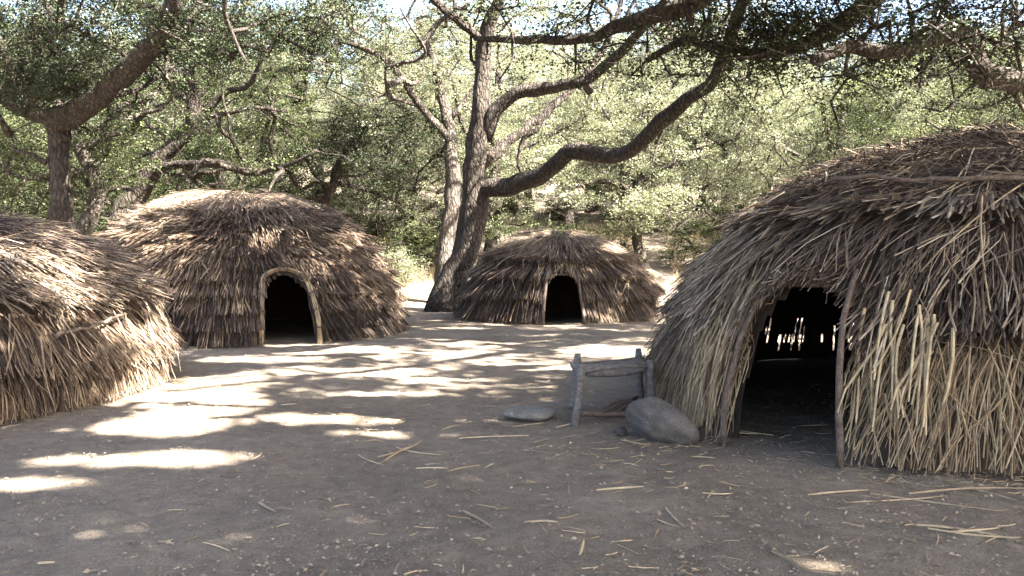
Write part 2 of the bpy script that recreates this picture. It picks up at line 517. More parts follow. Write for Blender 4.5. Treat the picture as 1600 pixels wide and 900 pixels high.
# shade canopy targets: clusters added out of view, placed along the sun to shade the clearing
def canopy(n, x0, x1, y0, y1, r):
    gxy = np.stack([r.uniform(x0, x1, n), r.uniform(y0, y1, n)], 1)
    z = r.uniform(6.2, 8.8, n)
    for _ in range(3):
        y = gxy[:, 1] + z * SUN[1] / SUN[2]
        z = np.maximum(z, 1.6 + .345 * y + .9 + r.uniform(0, .6, n))  # floor tracks the top of the view so the added canopy stays unseen
    P = np.stack([gxy[:, 0] + z * SUN[0] / SUN[2], gxy[:, 1] + z * SUN[1] / SUN[2], z], 1)
    return P[~lit_test(P, .8)]

CAN = np.concatenate([canopy(1600, -9.5, 7.5, .5, 25, R_), canopy(420, -6, 5, 2.5, 9, R_)])

# the big leaning oak behind the low hut
b0 = (-2.15, 25.0, 0.0)
m_trunk = [(*b0, .5), (*at(705, 450, 25), .46), (*at(728, 395, 25), .44), (*at(741, 330, 25), .42), (*at(742, 260, 24.8), .36), (*at(750, 190, 24.6), .30),
           (*at(754, 110, 24.4), .25), (*at(762, 40, 24), .2), (*at(800, -30, 23.4), .15), (*at(850, -120, 22.5), .08)]
m_limbs = [m_trunk,
    line([(744, 292, 25), (790, 293, 24.4), (850, 270, 23.6), (893, 236, 22.9), (945, 246, 22.2), (985, 235, 21.5), (1032, 190, 20.6), (1075, 155, 20), (1118, 122, 19.4), (1132, 85, 19), (1150, 30, 18.5), (1190, -60, 17.8)], .30, .12),
    line([(757, 215, 24.7), (775, 175, 24.4), (805, 147, 24.2), (850, 137, 23.8), (912, 127, 23.3), (950, 97, 22.8), (990, 60, 22.2), (1040, 0, 21.4), (1090, -80, 20.5)], .25, .09),
    line([(748, 262, 25), (785, 228, 25.3), (838, 186, 25.6), (882, 150, 25.8), (920, 110, 26), (960, 40, 26.2), (980, -50, 26.3)], .2, .06),
    line([(758, 65, 24.2), (700, 20, 23.4), (640, -40, 22.4), (560, -140, 20.5)], .15, .06)]
rr = np.random.default_rng(3)
mC = CAN[(CAN[:, 1] > 15.5) & (CAN[:, 0] < 8)]
mA = np.concatenate([around(rr, m_limbs[1:2], 26, .7, .75, .3), around(rr, m_limbs[2:4], 90, .8, .5, .4), around(rr, m_limbs[4:5], 30, .9, .4),
                     ell(rr, 120, at(850, -110, 22), (6, 5, 2.2)), mC])
oak("oak_tree", m_limbs, mA, (135, .55, .075), 11, big=len(mC), gnarl=12, label="big leaning oak with a dark trunk rising behind the smallest hut", cat="tree", group="oak trees of the grove", pale_twigs=500)

# paler oak just behind it
s_trunk = [(*at(692, 448, 29), .34), (*at(697, 380, 29), .3), (*at(708, 310, 29), .29), (*at(704, 240, 29), .24), (*at(700, 190, 29), .2), (*at(682, 110, 29), .15), (*at(650, 30, 29), .1)]
s_trunk[0] = (s_trunk[0][0], 29, float(gz(s_trunk[0][0], 29)), .36)
s_limbs = [s_trunk,
    line([(702, 215, 29), (655, 165, 28.6), (612, 100, 28), (560, 72, 27.5), (520, 55, 27), (470, -20, 26)], .16, .06),
    line([(702, 190, 29), (730, 150, 28.8), (760, 110, 28.6)], .1, .04),
    line([(652, 165, 28.6), (605, 150, 28), (570, 130, 27.5)], .07, .03)]
sA = np.concatenate([around(rr, s_limbs[1:], 70, .9, .3, .5), ell(rr, 90, at(620, -20, 29), (4.5, 3, 1.8)), ell(rr, 25, at(640, 110, 30), (2.5, 2, 1.5))])
oak("oak_tree", s_limbs, sA, (150, .5, .08), 12, BARK_PALE_SUNLIT, LEAF_PALE_SUNLIT, gnarl=6, label="slender oak with bark lightened as if sunlit, standing close behind the big leaning oak", cat="tree", group="oak trees of the grove", pale_twigs=200)

# left oak with the massive rising limb
l_trunk = [(-11.75, 21, 0, .36), (*at(96, 330, 21), .27), (*at(93, 260, 21), .25), (*at(88, 195, 21), .27), (*at(60, 178, 21), .2)]
l_limbs = [l_trunk,
    line([(84, 192, 21), (135, 166, 20.2), (190, 120, 19.2), (238, 72, 18.2), (268, 20, 17.4), (284, -50, 16.6), (330, -160, 15)], .33, .13),
    line([(90, 190, 21), (35, 172, 21), (-20, 140, 21), (-90, 110, 21), (-160, 30, 20.5)], .25, .08),
    line([(120, 172, 20.5), (170, 150, 21), (215, 140, 21.5), (270, 105, 22)], .12, .04),
    line([(60, 185, 21), (50, 110, 20.5), (90, 40, 20), (100, -40, 19)], .16, .07),
    line([(20, 165, 21), (10, 90, 20), (-30, 20, 19)], .14, .06)]
lA = np.concatenate([around(rr, l_limbs[1:2], 26, 1.1, .3, .9, 1.0), around(rr, l_limbs[2:], 90, 1.0, .35, .4, 1.2), ell(rr, 210, at(90, 10, 19.5), (4.8, 2.5, 2.3)), ell(rr, 140, at(340, -10, 18.5), (3.9, 2, 1.6)), ell(rr, 60, at(30, 90, 20), (2, 1.5, 1.2))])
oak("oak_tree", l_limbs, lA, (165, .5, .07), 13, None, LEAF_DARK_SHADED, gnarl=12, label="oak with shade darkened leaves behind the cut off hut, one massive limb rising steeply", cat="tree", group="oak trees of the grove", pale_twigs=300)

l2_trunk = [(-14.6, 24.5, 0, .3), (*at(148, 320, 24), .22), (*at(126, 235, 24), .2), (*at(95, 170, 24.4), .15), (*at(40, 90, 25), .1)]
l2_limbs = [l2_trunk, line([(128, 240, 24), (160, 215, 24), (205, 200, 24), (240, 150, 24)], .11, .04), line([(140, 290, 24), (110, 262, 24), (40, 280, 24), (-20, 240, 24)], .1, .04)]
l2A = np.concatenate([around(rr, l2_limbs, 90, 1.0, .3, .3), ell(rr, 70, at(30, 260, 25), (4, 2, 1.5))])
oak("oak_tree", l2_limbs, l2A, (150, .5, .08), 14, BARK_PALE_SUNLIT, LEAF, gnarl=8, label="smaller oak with a sunlit pale trunk behind the massive limbed oak", cat="tree", group="oak trees of the grove", pale_twigs=300)

# crooked oak behind the large left hut
k_trunk = [(-13.2, 27, 0, .4), (*at(185, 340, 27), .34), (*at(216, 300, 27), .31), (*at(252, 247, 26.7), .28), (*at(292, 208, 26.4), .25), (*at(304, 170, 26), .22), (*at(294, 105, 25.6), .18),
           (*at(328, 78, 25.2), .15), (*at(368, 45, 24.8), .11), (*at(390, -30, 24.2), .07)]
k_limbs = [k_trunk,
    line([(240, 262, 26.8), (300, 256, 26), (345, 258, 25.5), (392, 270, 25), (450, 258, 24.6), (495, 235, 24.2)], .16, .05),
    line([(302, 185, 26.2), (355, 178, 26), (400, 168, 26), (450, 175, 26)], .11, .03),
    line([(296, 205, 26.4), (345, 150, 26), (390, 130, 25.6), (415, 70, 25), (420, 20, 25)], .13, .05),
    line([(270, 228, 26.5), (230, 190, 27), (222, 140, 27.3), (245, 137, 27.5)], .11, .04),
    line([(225, 290, 27), (165, 300, 27.5), (120, 330, 28)], .1, .04)]
kA = np.concatenate([around(rr, k_limbs[1:], 70, .8, .35, .3, 1.3), around(rr, k_limbs[:1], 24, 1.0, .7, .6, 1.2), ell(rr, 120, at(420, 20, 27.5), (4.5, 3, 2.4)), ell(rr, 80, at(200, 70, 28), (4, 2, 2.4)), ell(rr, 40, at(470, 150, 29), (2.6, 2, 1.6))])
oak("oak_tree", k_limbs, kA, (140, .48, .075), 15, None, LEAF, gnarl=16, label="crooked oak with a hooked grey trunk behind the large arched door hut", cat="tree", group="oak trees of the grove", pale_twigs=700)

# small dark oak right of it
d_trunk = [(-7.2, 31, .2, .26), (*at(506, 330, 31), .2), (*at(520, 290, 31), .17), (*at(530, 255, 31), .13), (*at(560, 200, 31), .09)]
d_trunk[0] = (-7.2, 31, float(gz(-7.2, 31)), .26)
d_limbs = [d_trunk, line([(512, 315, 31), (470, 300, 30.6), (450, 268, 30.2), (400, 250, 30)], .12, .04), line([(525, 285, 31), (580, 300, 30.6), (625, 318, 30)], .1, .03),
    line([(515, 300, 31), (490, 270, 31), (470, 230, 31), (440, 200, 31)], .1, .04)]
dA = np.concatenate([around(rr, d_limbs, 50, .9, .4, .3), ell(rr, 80, at(620, 235, 30), (2.6, 2, 1.9)), ell(rr, 40, at(480, 190, 32), (3, 2, 1.5))])
oak("oak_tree", d_limbs, dA, (150, .5, .085), 16, None, LEAF_DARK_SHADED, gnarl=10, label="low spreading dark oak between the two domed huts, far behind", cat="tree", group="oak trees of the grove", pale_twigs=500)

# oak right of the low hut, far
e_trunk = [(5.6, 34, float(gz(5.6, 34)), .28), (*at(992, 330, 34), .2), (*at(1000, 280, 34), .18), (*at(1010, 230, 34), .13), (*at(1040, 160, 34), .08)]
e_limbs = [e_trunk, line([(995, 310, 34), (960, 285, 33.6), (905, 290, 33.2), (860, 330, 33)], .12, .04), line([(1000, 285, 34), (1050, 255, 33.6), (1090, 230, 33)], .12, .04),
    line([(1005, 265, 34), (960, 200, 34), (930, 150, 34)], .1, .04)]
eA = np.concatenate([around(rr, e_limbs, 55, 1.0, .3, .4), ell(rr, 55, at(1040, 330, 32), (2.3, 1.5, .9)), ell(rr, 130, at(1060, 190, 34), (4.8, 3, 3.2)), ell(rr, 60, at(1230, 200, 33), (2.6, 2, 2.8))])
oak("oak_tree", e_limbs, eA, (150, .52, .09), 17, None, LEAF_PALE_SUNLIT, gnarl=8, label="bushy oak beside the sunny path, low boughs over the smallest hut", cat="tree", group="oak trees of the grove", pale_twigs=400)

# overhanging oak whose trunk stands beyond the big thatched hut on the right
o_trunk = [(12.8, 15.5, 0, .5), (12.6, 15.4, 1.6, .42), (12.1, 15.0, 3.2, .4), (11.6, 14.6, 4.6, .36), (11.0, 14.0, 6.4, .28), (10.0, 13.0, 8.4, .2), (8.8, 12, 9.8, .1)]
o_limbs = [o_trunk,
    [(12.1, 15, 3.2, .3)] + line([(1650, 130, 14.6), (1590, 127, 14.2), (1545, 120, 14), (1528, 92, 13.8), (1512, 62, 13.6), (1455, 62, 13.3), (1395, 84, 13), (1330, 70, 12.8), (1270, 95, 12.6)], .24, .08),
    [(11.2, 14.2, 5.8, .26)] + line([(1480, -90, 14), (1400, -30, 14), (1352, 5, 14), (1292, 50, 14.2), (1225, 76, 14.5), (1140, 84, 15), (1075, 62, 15.4), (1010, 95, 15.8)], .22, .06),
    [(11.0, 14, 6.4, .25)] + line([(1330, -150, 13), (1180, -60, 13), (1092, -2, 13), (1050, 16, 13.2), (985, 34, 13.6), (930, 58, 14), (868, 63, 14.4), (800, 62, 15), (742, 60, 15.6)], .22, .05),
    [(10.8, 13.8, 6.8, .22), (7.5, 11.5, 8.2, .15), (4.5, 10, 8.6, .1), (1.8, 9.5, 8.4, .05)],
    [(10.5, 13.4, 7.6, .2), (8.6, 9.5, 8.6, .14), (6.5, 6.5, 8.9, .09), (4, 5, 8.6, .05)]]
oC = CAN[(CAN[:, 1] > 5.5) & ~((CAN[:, 1] > 15.5) & (CAN[:, 0] < 8))]
oA = np.concatenate([around(rr, o_limbs[1:2], 100, .6, .25, .1), around(rr, o_limbs[2:3], 110, .55, .25, .15), around(rr, o_limbs[3:4], 60, .5, .3, .25),
                     ell(rr, 60, at(1480, 50, 13.6), (2.0, 1.2, .8)), ell(rr, 50, at(1250, 60, 14.4), (1.8, .8, .6)), oC])
oak("oak_tree", o_limbs, oA, (130, .6, .066), 18, None, LEAF_DARK_SHADED, k=14, big=len(oC), gnarl=14, label="oak whose leafy limbs arch over the big open doored hut", cat="tree", group="oak trees of the grove", pale_twigs=200)

# oak behind the viewer's right shoulder: shades the near ground
n_trunk = [(10.5, -1.5, 0, .5), (10.3, -1.3, 2, .4), (9.8, -.6, 4.2, .36), (9, .5, 6.2, .28), (7.5, 1.5, 8, .15)]
n_limbs = [n_trunk, [(9.8, -.6, 4.2, .25), (8, 2.5, 6.6, .17), (6, 4, 7.6, .1), (3.5, 4.5, 8, .05)], [(9.4, 0, 5.4, .22), (6.5, -1, 7.4, .14), (3.5, 0, 8.2, .06)], [(9, .5, 6.2, .2), (11, 4, 7.6, .1), (12, 6, 8, .05)]]
nA = np.concatenate([CAN[CAN[:, 1] <= 5.5]])
oak("oak_tree", n_limbs, nA, (120, .62, .08), 19, None, LEAF, big=len(nA), label="oak standing off the near right of the clearing, shading the bare ground", cat="tree", group="oak trees of the grove")

# generic oaks of the slope behind: three kinds, copied
def generic(seed, h, leafmat, bark, label):
    r = np.random.default_rng(seed)
    lean = r.normal(0, .6, 2)
    trunk = [(0, 0, 0, .32), (lean[0] * .3, lean[1] * .3, h * .16, .26), (lean[0] * .9, lean[1] * .7, h * .34, .22), (lean[0] * 1.3, lean[1], h * .55, .15), (lean[0] * 1.6, lean[1] * 1.3, h * .8, .06)]
    limbs = [trunk]
    for i in range(6):
        a = i * 1.05 + r.uniform(-.3, .3); z0 = h * r.uniform(.18, .45); L = h * r.uniform(.32, .46)
        p = [(lean[0] * .7, lean[1] * .6, z0, .15)]
        for s in (.35, .7, 1):
            p.append((lean[0] * .7 + math.cos(a) * L * s + r.normal(0, .3), lean[1] * .6 + math.sin(a) * L * s + r.normal(0, .3), z0 + L * s * r.uniform(.3, .75), .15 - .11 * s))
        limbs.append(p)
    A = np.concatenate([ell(r, 110, (lean[0], lean[1], h * .66), (h * .44, h * .44, h * .34), .3), around(r, limbs[1:], 50, .9, .4, .2), ell(r, 45, (0, 0, h * .28), (h * .42, h * .42, h * .14), .5)])
    A = A[A[:, 2] > .7]
    return oak("oak_tree", limbs, A, (370, .7, .073), seed, bark, leafmat, open_gaps=False, k=8, pale_twigs=500, label=label, cat="tree", group="oak trees on the slope behind")


def copy_tree(o, loc, rz, s, label=None):
    c = o.copy(); COL.objects.link(c)
    c.location = loc; c.rotation_euler = (0, 0, rz); c.scale = (s, s, s)
    if label: c["label"] = label
    for ch in list(o.children):
        k = ch.copy(); COL.objects.link(k); k.parent = c
    return c

protos = [generic(41, 11, LEAF_PALE_SUNLIT, BARK_PALE_SUNLIT, "pale green sunlit oak on the slope behind the grove"),
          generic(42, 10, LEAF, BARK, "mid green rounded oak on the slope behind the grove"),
          generic(43, 12, LEAF_PALE_SUNLIT, BARK, "tall olive green oak on the slope behind the grove")]
spots = [(-27, 31, 1), (-21, 36, 0), (-15, 40, 2), (-8.5, 42, 0), (-2.5, 45, 2), (3, 43, 0), (9, 42, 2), (14, 37, 0), (20, 35, 1), (26, 33, 2),
         (-33, 40, 2), (-24, 49, 0), (-13, 54, 2), (-4, 58, 0), (6, 56, 0), (15, 52, 2), (24, 46, 0), (33, 42, 1), (-20, 27, 1), (18.5, 27, 0),
         (10, 66, 2), (-9, 68, 2), (28, 60, 2), (-30, 62, 0), (0, 74, 0), (20, 72, 0), (18, 20, 1)]
for j in range(64):
    y = 50 + 80 * ((j * .618) % 1); x = (-1.0 + 2.0 * ((j * .7548 + .3) % 1)) * (y * .85 + 8)
    spots.append((x, y, (0, 2, 0)[j % 3] if abs(x - 2) < .33 * y else (1, 0, 2)[j % 3]))  # pale leaved kinds mid slope, darker ones outside: brighter light set by colour
for x, y in [(-18.5, 31), (-12, 34), (-1, 36), (16, 31), (22, 28), (-26, 26), (-31, 33), (-5, 38), (6.5, 47), (0, 50), (-17, 46), (12, 45), (19, 41)]:
    spots.append((x, y, 1 if abs(x - 1) > 12 else (0, 2)[int(abs(x)) % 2]))
for i, (x, y, kd) in enumerate(spots):
    z = float(gz(x, y)) - .1
    s = R_.uniform(.85, 1.15) * (1.1 if y > 50 else 1)
    rz = R_.uniform(0, 6.28)
    first = [j for j, q in enumerate(spots) if q[2] == kd][0]
    if i == first:
        p = protos[kd]; p.location = (x, y, z); p.rotation_euler = (0, 0, rz); p.scale = (s, s, s)
    else:
        copy_tree(protos[kd], (x, y, z), rz, s)

# shrubs at the foot of the slope
def shrub(loc, rad, n, mat, label, seed):
    r = np.random.default_rng(seed)
    A = np.array(loc) + ell(r, n, (0, 0, rad[2] * .9), rad, .2)
    A = A[A[:, 2] > loc[2] + .05]
    stems = [[(*loc, .04), (loc[0] + r.normal(0, .1), loc[1], loc[2] + rad[2] * .5, .03), (loc[0] + r.normal(0, .3), loc[1] + .1, loc[2] + rad[2], .015)]]
    return oak("shrub", stems, A, (130, .4, .07), seed, BARK, mat, open_gaps=False, k=6, label=label, cat="shrub", group="shrubs at the foot of the slope")
SHRUBS = []
for i, (x, y, rad, mat, lab) in enumerate([
        (-5.2, 33, (1.6, 1.2, .8), LEAF_PALE_SUNLIT, "pale sunlit shrub in the gap between the arched door hut and the leaning oak"),
        (-9.5, 31, (2, 1.2, 1.2), LEAF, "broad green shrub behind the arched door hut"),
        (8.3, 36, (1.8, 1.2, 1.1), LEAF, "round green shrub at the end of the sunny path"),
        (2.6, 34, (2.2, 1.3, 1.3), LEAF, "wide green shrub behind the smallest hut"),
        (12.2, 33, (1.9, 1.4, 1.5), LEAF_DARK_SHADED, "dark shrub by the path beyond the open doored hut")]):
    SHRUBS.append(shrub((x, y, float(gz(x, y))), rad, 46, mat, lab, 60 + i))

for j in range(34):
    x = -24 + 48 * ((j * .618 + .11) % 1); y = 33.5 + 13 * ((j * .7548) % 1) + abs(x) * .05
    if abs(x - 6.3) < 1.2 and y < 40: continue
    copy_tree(SHRUBS[(1, 2, 3)[j % 3]], (x, y, float(gz(x, y)) - .1), j * 1.7, .8 + .7 * ((j * .37) % 1), "leafy brush under the oaks on the slope behind")
# dry grass beside the path
n = 3600
gx1 = R_.uniform(3.5, 12, n); gy1 = R_.uniform(27.5, 44, n)
keep = np.abs(gx1 - (5.4 + (gy1 - 27) * .12)) > .7
more_x = R_.uniform(-9, -2.8, 2200); more_y = R_.uniform(30, 44, 2200)
gx1 = np.concatenate([gx1[keep], more_x]); gy1 = np.concatenate([gy1[keep], more_y]); n = len(gx1)
p0 = np.stack([gx1, gy1, gz(gx1, gy1)], 1)
hgt = R_.uniform(.15, .5, n)[:, None]
d = R_.normal(0, .35, (n, 3)) * np.array([1, 1, 0]) + np.array([0, 0, 1])
p1 = p0 + d * hgt * .6; p2 = p1 + (d + R_.normal(0, .5, (n, 3)) * np.array([1, 1, .2])) * hgt * .4
V, Qd, _ = strips(np.stack([p0, p1, p2], 1), np.tile([[.03, .022, .006]], (n, 1)), unit(R_.normal(0, 1, (n, 3))), 3, .4, False)
setp(mesh("dry_grass", V, Qd, GRASS, rnd=np.repeat(R_.uniform(0, 1, n), 9)), "straw coloured dry grass along the sunny path", "grass", kind="stuff")


# ------------------------------------------------------------------ thatched huts
class Hut:
    def __init__(s, name, c, R, H, door_az, dw, dh, label, bulge=0, a=1.25, lean=.0, seed=1):
        s.c, s.R, s.H, s.daz, s.dw, s.dh, s.a = np.array(c), R, H, door_az, dw, dh, a
        s.bulge = bulge
        s.r = np.random.default_rng(seed)
        s.root = empty(name, (*c, 0), label=label, cat="hut", group="thatched huts round the clearing")
        ph = np.linspace(0, math.pi / 2 - .02, 200)
        rr_, zz = R * np.cos(ph) ** a, H * np.sin(ph)
        s.ss = np.concatenate([[0], np.cumsum(np.hypot(np.diff(rr_), np.diff(zz)))])
        s.ph = ph; s.S = s.ss[-1]

    def Rt(s, th):
        d = (th - s.daz + math.pi) % (2 * math.pi) - math.pi
        return s.R * (1 + .02 * np.sin(3 * th + s.R) + .012 * np.sin(7 * th)) + s.bulge * np.exp(-(d / .5) ** 2)

    def pt(s, th, sv, off=0.0):
        ph = np.interp(sv, s.ss, s.ph)
        r = s.Rt(th) * np.cos(ph) ** s.a
        z = s.H * np.sin(ph) * (1 + .015 * np.sin(2 * th + 1))
        # outward normal from the profile slope
        dr = -s.R * s.a * np.cos(ph) ** (s.a - 1) * np.sin(ph); dz = s.H * np.cos(ph)
        L = np.hypot(dr, dz) + 1e-9
        nr, nz = dz / L, -dr / L
        off = off + .045 * np.sin(3 * th + 1.7 * sv + s.R * 5) + .03 * np.sin(6.3 * th - 2.9 * sv + s.H * 7) + .015 * np.sin(17 * th + 5 * sv)
        r = r + nr * off
        P = np.stack([r * np.cos(th), r * np.sin(th), z + nz * off], -1)
        Nn = np.stack([nr * np.cos(th), nr * np.sin(th), nz], -1)
        return P, Nn

    def in_door(s, P, pad=0.0):
        dx, dy = math.cos(s.daz), math.sin(s.daz)
        along = P[..., 0] * dx + P[..., 1] * dy
        lat = -P[..., 0] * dy + P[..., 1] * dx
        z = P[..., 2]
        t = np.clip(z / s.dh, 0, 1)
        half = s.dw * .5 * (1 - .28 * t ** 1.5) * np.sqrt(np.clip(1 - np.clip((z - s.dh * .72) / (s.dh * .30), 0, 1) ** 2, 0, 1)) + pad
        return (along > 0) & (np.abs(lat) < half) & (z < s.dh + pad)

    def reeds(s, n, s0, s1, L, w, flare, mat, name="thatch_course", tilt=(0, .12), off=(.0, .05), end_min=None, tone=(0, 1), wild=.02, m=4, cut=True, sweep=0, keep=None, th_range=None, curl=.03, flat=.4):
        r = s.r
        n = int(n * 1.18)
        th0 = r.uniform(0, 2 * math.pi, n) if th_range is None else r.uniform(*th_range, n)
        face = np.cos(th0 - math.atan2(4 - s.c[1], -s.c[0]))
        th0 = th0[(face > -.25) | (r.uniform(0, 1, n) < .3)]; n = len(th0)
        if keep is not None:
            k = keep(th0, r); th0 = th0[k]; n = len(th0)
        top = r.uniform(s0, s1, n)
        Ln = r.uniform(L[0], L[1], n)
        Ln = np.minimum(Ln, np.maximum(top - .015, .03))
        if end_min is not None: Ln = np.minimum(Ln, np.maximum(top - end_min(th0) + r.normal(0, .05, n), .12))
        tl = r.normal(tilt[0], tilt[1], n) * np.where(r.uniform(0, 1, n) < .06, 2.4, 1)
        tl = tl + .06 * np.sin(th0 * 11 + top * 4) + .04 * np.sin(th0 * 29 - top * 7)
        if sweep:                                        # stalks beside the doorway lean away from it
            d = (th0 - s.daz + math.pi) % (2 * math.pi) - math.pi
            tl = tl + sweep * np.sign(d) * np.exp(-(np.abs(d) / .45) ** 2)
        o0 = r.uniform(off[0], off[1], n); fl = flare * r.uniform(.4, 1.5, n)
        def lines(Ln, m):
            t = np.linspace(0, 1, m)[None, :]
            sv = top[:, None] - Ln[:, None] * t * np.cos(tl)[:, None]
            rad = np.maximum(s.R * np.cos(np.interp(sv, s.ss, s.ph)) ** s.a, .25)
            tt = th0[:, None] + Ln[:, None] * t * np.sin(tl)[:, None] / rad
            return s.pt(tt, np.maximum(sv, .0), o0[:, None] + fl[:, None] * t ** 1.6)
        if cut:
            P, _ = lines(Ln, 16)
            ins = s.in_door(P, .03)
            first = np.where(ins.any(1), ins.argmax(1), 99)
            fr = np.where(first < 99, np.maximum(first - .5 + r.uniform(-.6, .9, n), 0) / 15, 1)
            ok = (fr * Ln > .1)
            th0, top, tl, o0, fl, Ln = th0[ok], top[ok], tl[ok], o0[ok], fl[ok], (Ln * fr)[ok]
            n = len(th0)
        P, Nn = lines(Ln, m)
        t = np.linspace(0, 1, m)[None, :, None]
        P = P + r.normal(0, wild, (n, 1, 3)) * t + r.normal(0, curl, (n, 1, 3)) * np.sin(t * math.pi) + r.normal(0, .004, P.shape)
        P[..., 2] = np.maximum(P[..., 2], .004)
        W = (w[0] + (w[1] - w[0]) * r.uniform(0, 1, n) ** 1.6)[:, None] * .72 * (1 - .35 * np.linspace(0, 1, m)[None, :] ** 2)
        V, Qd, T = strips(P, W, unit(Nn + r.normal(0, .35, Nn[:, :1].shape)), 3, flat)
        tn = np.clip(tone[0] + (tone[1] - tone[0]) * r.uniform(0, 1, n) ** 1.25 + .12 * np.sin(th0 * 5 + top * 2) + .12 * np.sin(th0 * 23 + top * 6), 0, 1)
        tn = np.clip(np.repeat(tn, m * 3) + np.tile(np.repeat(np.linspace(-.08, .1, m), 3), n) + r.normal(0, .03, n * m * 3), 0, 1)  # roots darkened as shade under each row; tips lightened, also as weathering
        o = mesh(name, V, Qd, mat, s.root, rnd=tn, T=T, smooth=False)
        o["kind"] = "stuff"
        return o

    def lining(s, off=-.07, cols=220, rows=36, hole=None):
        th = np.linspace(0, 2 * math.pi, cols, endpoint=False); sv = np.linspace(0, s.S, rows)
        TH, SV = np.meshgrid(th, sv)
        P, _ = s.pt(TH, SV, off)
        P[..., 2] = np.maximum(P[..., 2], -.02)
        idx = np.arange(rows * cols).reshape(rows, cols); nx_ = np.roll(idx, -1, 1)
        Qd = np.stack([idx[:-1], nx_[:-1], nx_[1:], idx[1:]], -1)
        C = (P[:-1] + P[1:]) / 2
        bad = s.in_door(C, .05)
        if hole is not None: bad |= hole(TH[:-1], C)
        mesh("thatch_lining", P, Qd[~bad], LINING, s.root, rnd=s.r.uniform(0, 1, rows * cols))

    def hoop(s, th0, th1, s0, s1, off, r, mat=None, name="binding_pole", n=18, wob=.03):
        t = np.linspace(0, 1, n)
        P, _ = s.pt(th0 + (th1 - th0) * t, s0 + (s1 - s0) * t, off)
        P = P + s.r.normal(0, wob, (n, 3)) * .4
        V, Qd, T = tube(P, r * (1 - .35 * t) * s.r.uniform(.85, 1.15, n), 7)
        return mesh(name, V, Qd, mat or POLE, s.root, T=T)

    def door_line(s, side, h, off, n=9, inset=0.0, base_pad=0.0):
        """points up one jamb of the doorway, following the leaning wall"""
        out = []
        for z in np.linspace(0, h, n):
            t = min(1, z / s.dh)
            lat = side * (s.dw * .5 * (1 - .28 * t ** 1.5) + base_pad)
            sv = np.interp(np.arcsin(min(.999, z / s.H)), s.ph, s.ss)
            ph = np.interp(sv, s.ss, s.ph)
            rad = s.Rt(s.daz) * math.cos(ph) ** s.a
            th = s.daz + lat / rad
            P, _ = s.pt(np.array([th]), np.array([sv]), off)
            out.append(P[0])
        return np.array(out)

    def loose(s, n, th_range, z_range, L, w, mat, tones, off=(.05, .12), tilt=.25):
        """single stalks one can pick out, each an object of its own"""
        r = s.r
        protos_ = []
        for i in range(8):
            t = np.linspace(0, 1, 5)
            P = np.stack([.04 * np.sin(t * 3 + i) * (i % 3), .03 * np.sin(t * 4 + i * 2), -t], -1)[None]
            V, Qd, T = strips(P, np.array([[1, .95, .9, .8, .5]]) * .022, np.array([[0, 1., 0]]), 3, .6)
            me_o = mesh("reed", V, Qd, mat, s.root, rnd=np.full(len(V), r.uniform(*tones)), T=T, smooth=False)
            protos_.append(me_o.data); bpy.data.objects.remove(me_o)
        cnt = 0
        while cnt < n:
            th = r.uniform(*th_range); z = r.uniform(*z_range)
            sv = float(np.interp(np.arcsin(min(.999, z / s.H)), s.ph, s.ss))
            P, Nn = s.pt(np.array([th]), np.array([sv]), r.uniform(*off)); P, Nn = P[0], Nn[0]
            ln = min(r.uniform(*L), sv * .98)
            if ln < .12: continue
            E, _ = s.pt(np.array([th + r.normal(0, tilt) * ln / s.R]), np.array([max(sv - ln, .01)]), r.uniform(*off) + .05)
            E = E[0]
            mid = (P + E) / 2
            if s.in_door(np.array([P, mid, E]), .02).any(): continue
            zax = unit((P - E)[None])[0]; xax = unit(np.cross(Nn, zax)[None])[0]; yax = np.cross(zax, xax)
            o = bpy.data.objects.new("reed", protos_[int(r.integers(0, 8))])
            COL.objects.link(o); o.parent = s.root
            wd = r.uniform(*w) / .022
            M = Matrix(((xax[0] * wd, yax[0] * wd, zax[0] * ln, P[0]), (xax[1] * wd, yax[1] * wd, zax[1] * ln, P[1]), (xax[2] * wd, yax[2] * wd, zax[2] * ln, P[2]), (0, 0, 0, 1)))
            o.matrix_local = M
            cnt += 1


def post(h, P, r, mat=POLE, name="door_post", knob=.06):
    t = np.linspace(0, 1, len(P))
    V, Qd, T = tube(P, r * (1.1 - .3 * t), 9, knob, h.R)
    return mesh(name, V, Qd, mat, h.root, T=T)


def bundle(h, P, r, n, mat, name):
    """a bundle of stalks following the line P"""
    rr_ = h.r
    m = len(P)
    Tn = unit(np.gradient(P, axis=0))
    a = unit(np.cross(Tn, np.array([.2, .3, .9]))); b_ = np.cross(Tn, a)
    ang = rr_.uniform(0, 6.28, n); q = r * np.sqrt(rr_.uniform(.2, 1, n))
    C = P[None] + a[None] * (q * np.cos(ang))[:, None, None] + b_[None] * (q * np.sin(ang))[:, None, None] + rr_.normal(0, .004, (n, m, 3))
    V, Qd, T = strips(C, np.full((n, m), r * .5), unit(a[None].repeat(n, 0) + .01), 3, .8)
    o = mesh(name, V, Qd, mat, h.root, rnd=np.repeat(rr_.uniform(.2, .9, n), m * 3), T=T, smooth=False)
    return o


def ring(h, c, axis_, r, mat=REED_TAN, name="lashing"):
    a = np.linspace(0, 2 * math.pi, 13)
    ax = unit(np.array(axis_)[None])[0]
    u = unit(np.cross(ax, [.3, .8, .5])[None])[0]; v = np.cross(ax, u)
    P = np.array(c) + u * (r * np.cos(a))[:, None] + v * (r * np.sin(a))[:, None] + ax * (np.linspace(-.015, .015, 13))[:, None]
    V, Qd, T = tube(P, np.full(13, .014), 6)
    return mesh(name, V, Qd, mat, h.root, T=T, rnd=np.full(len(V), .6))


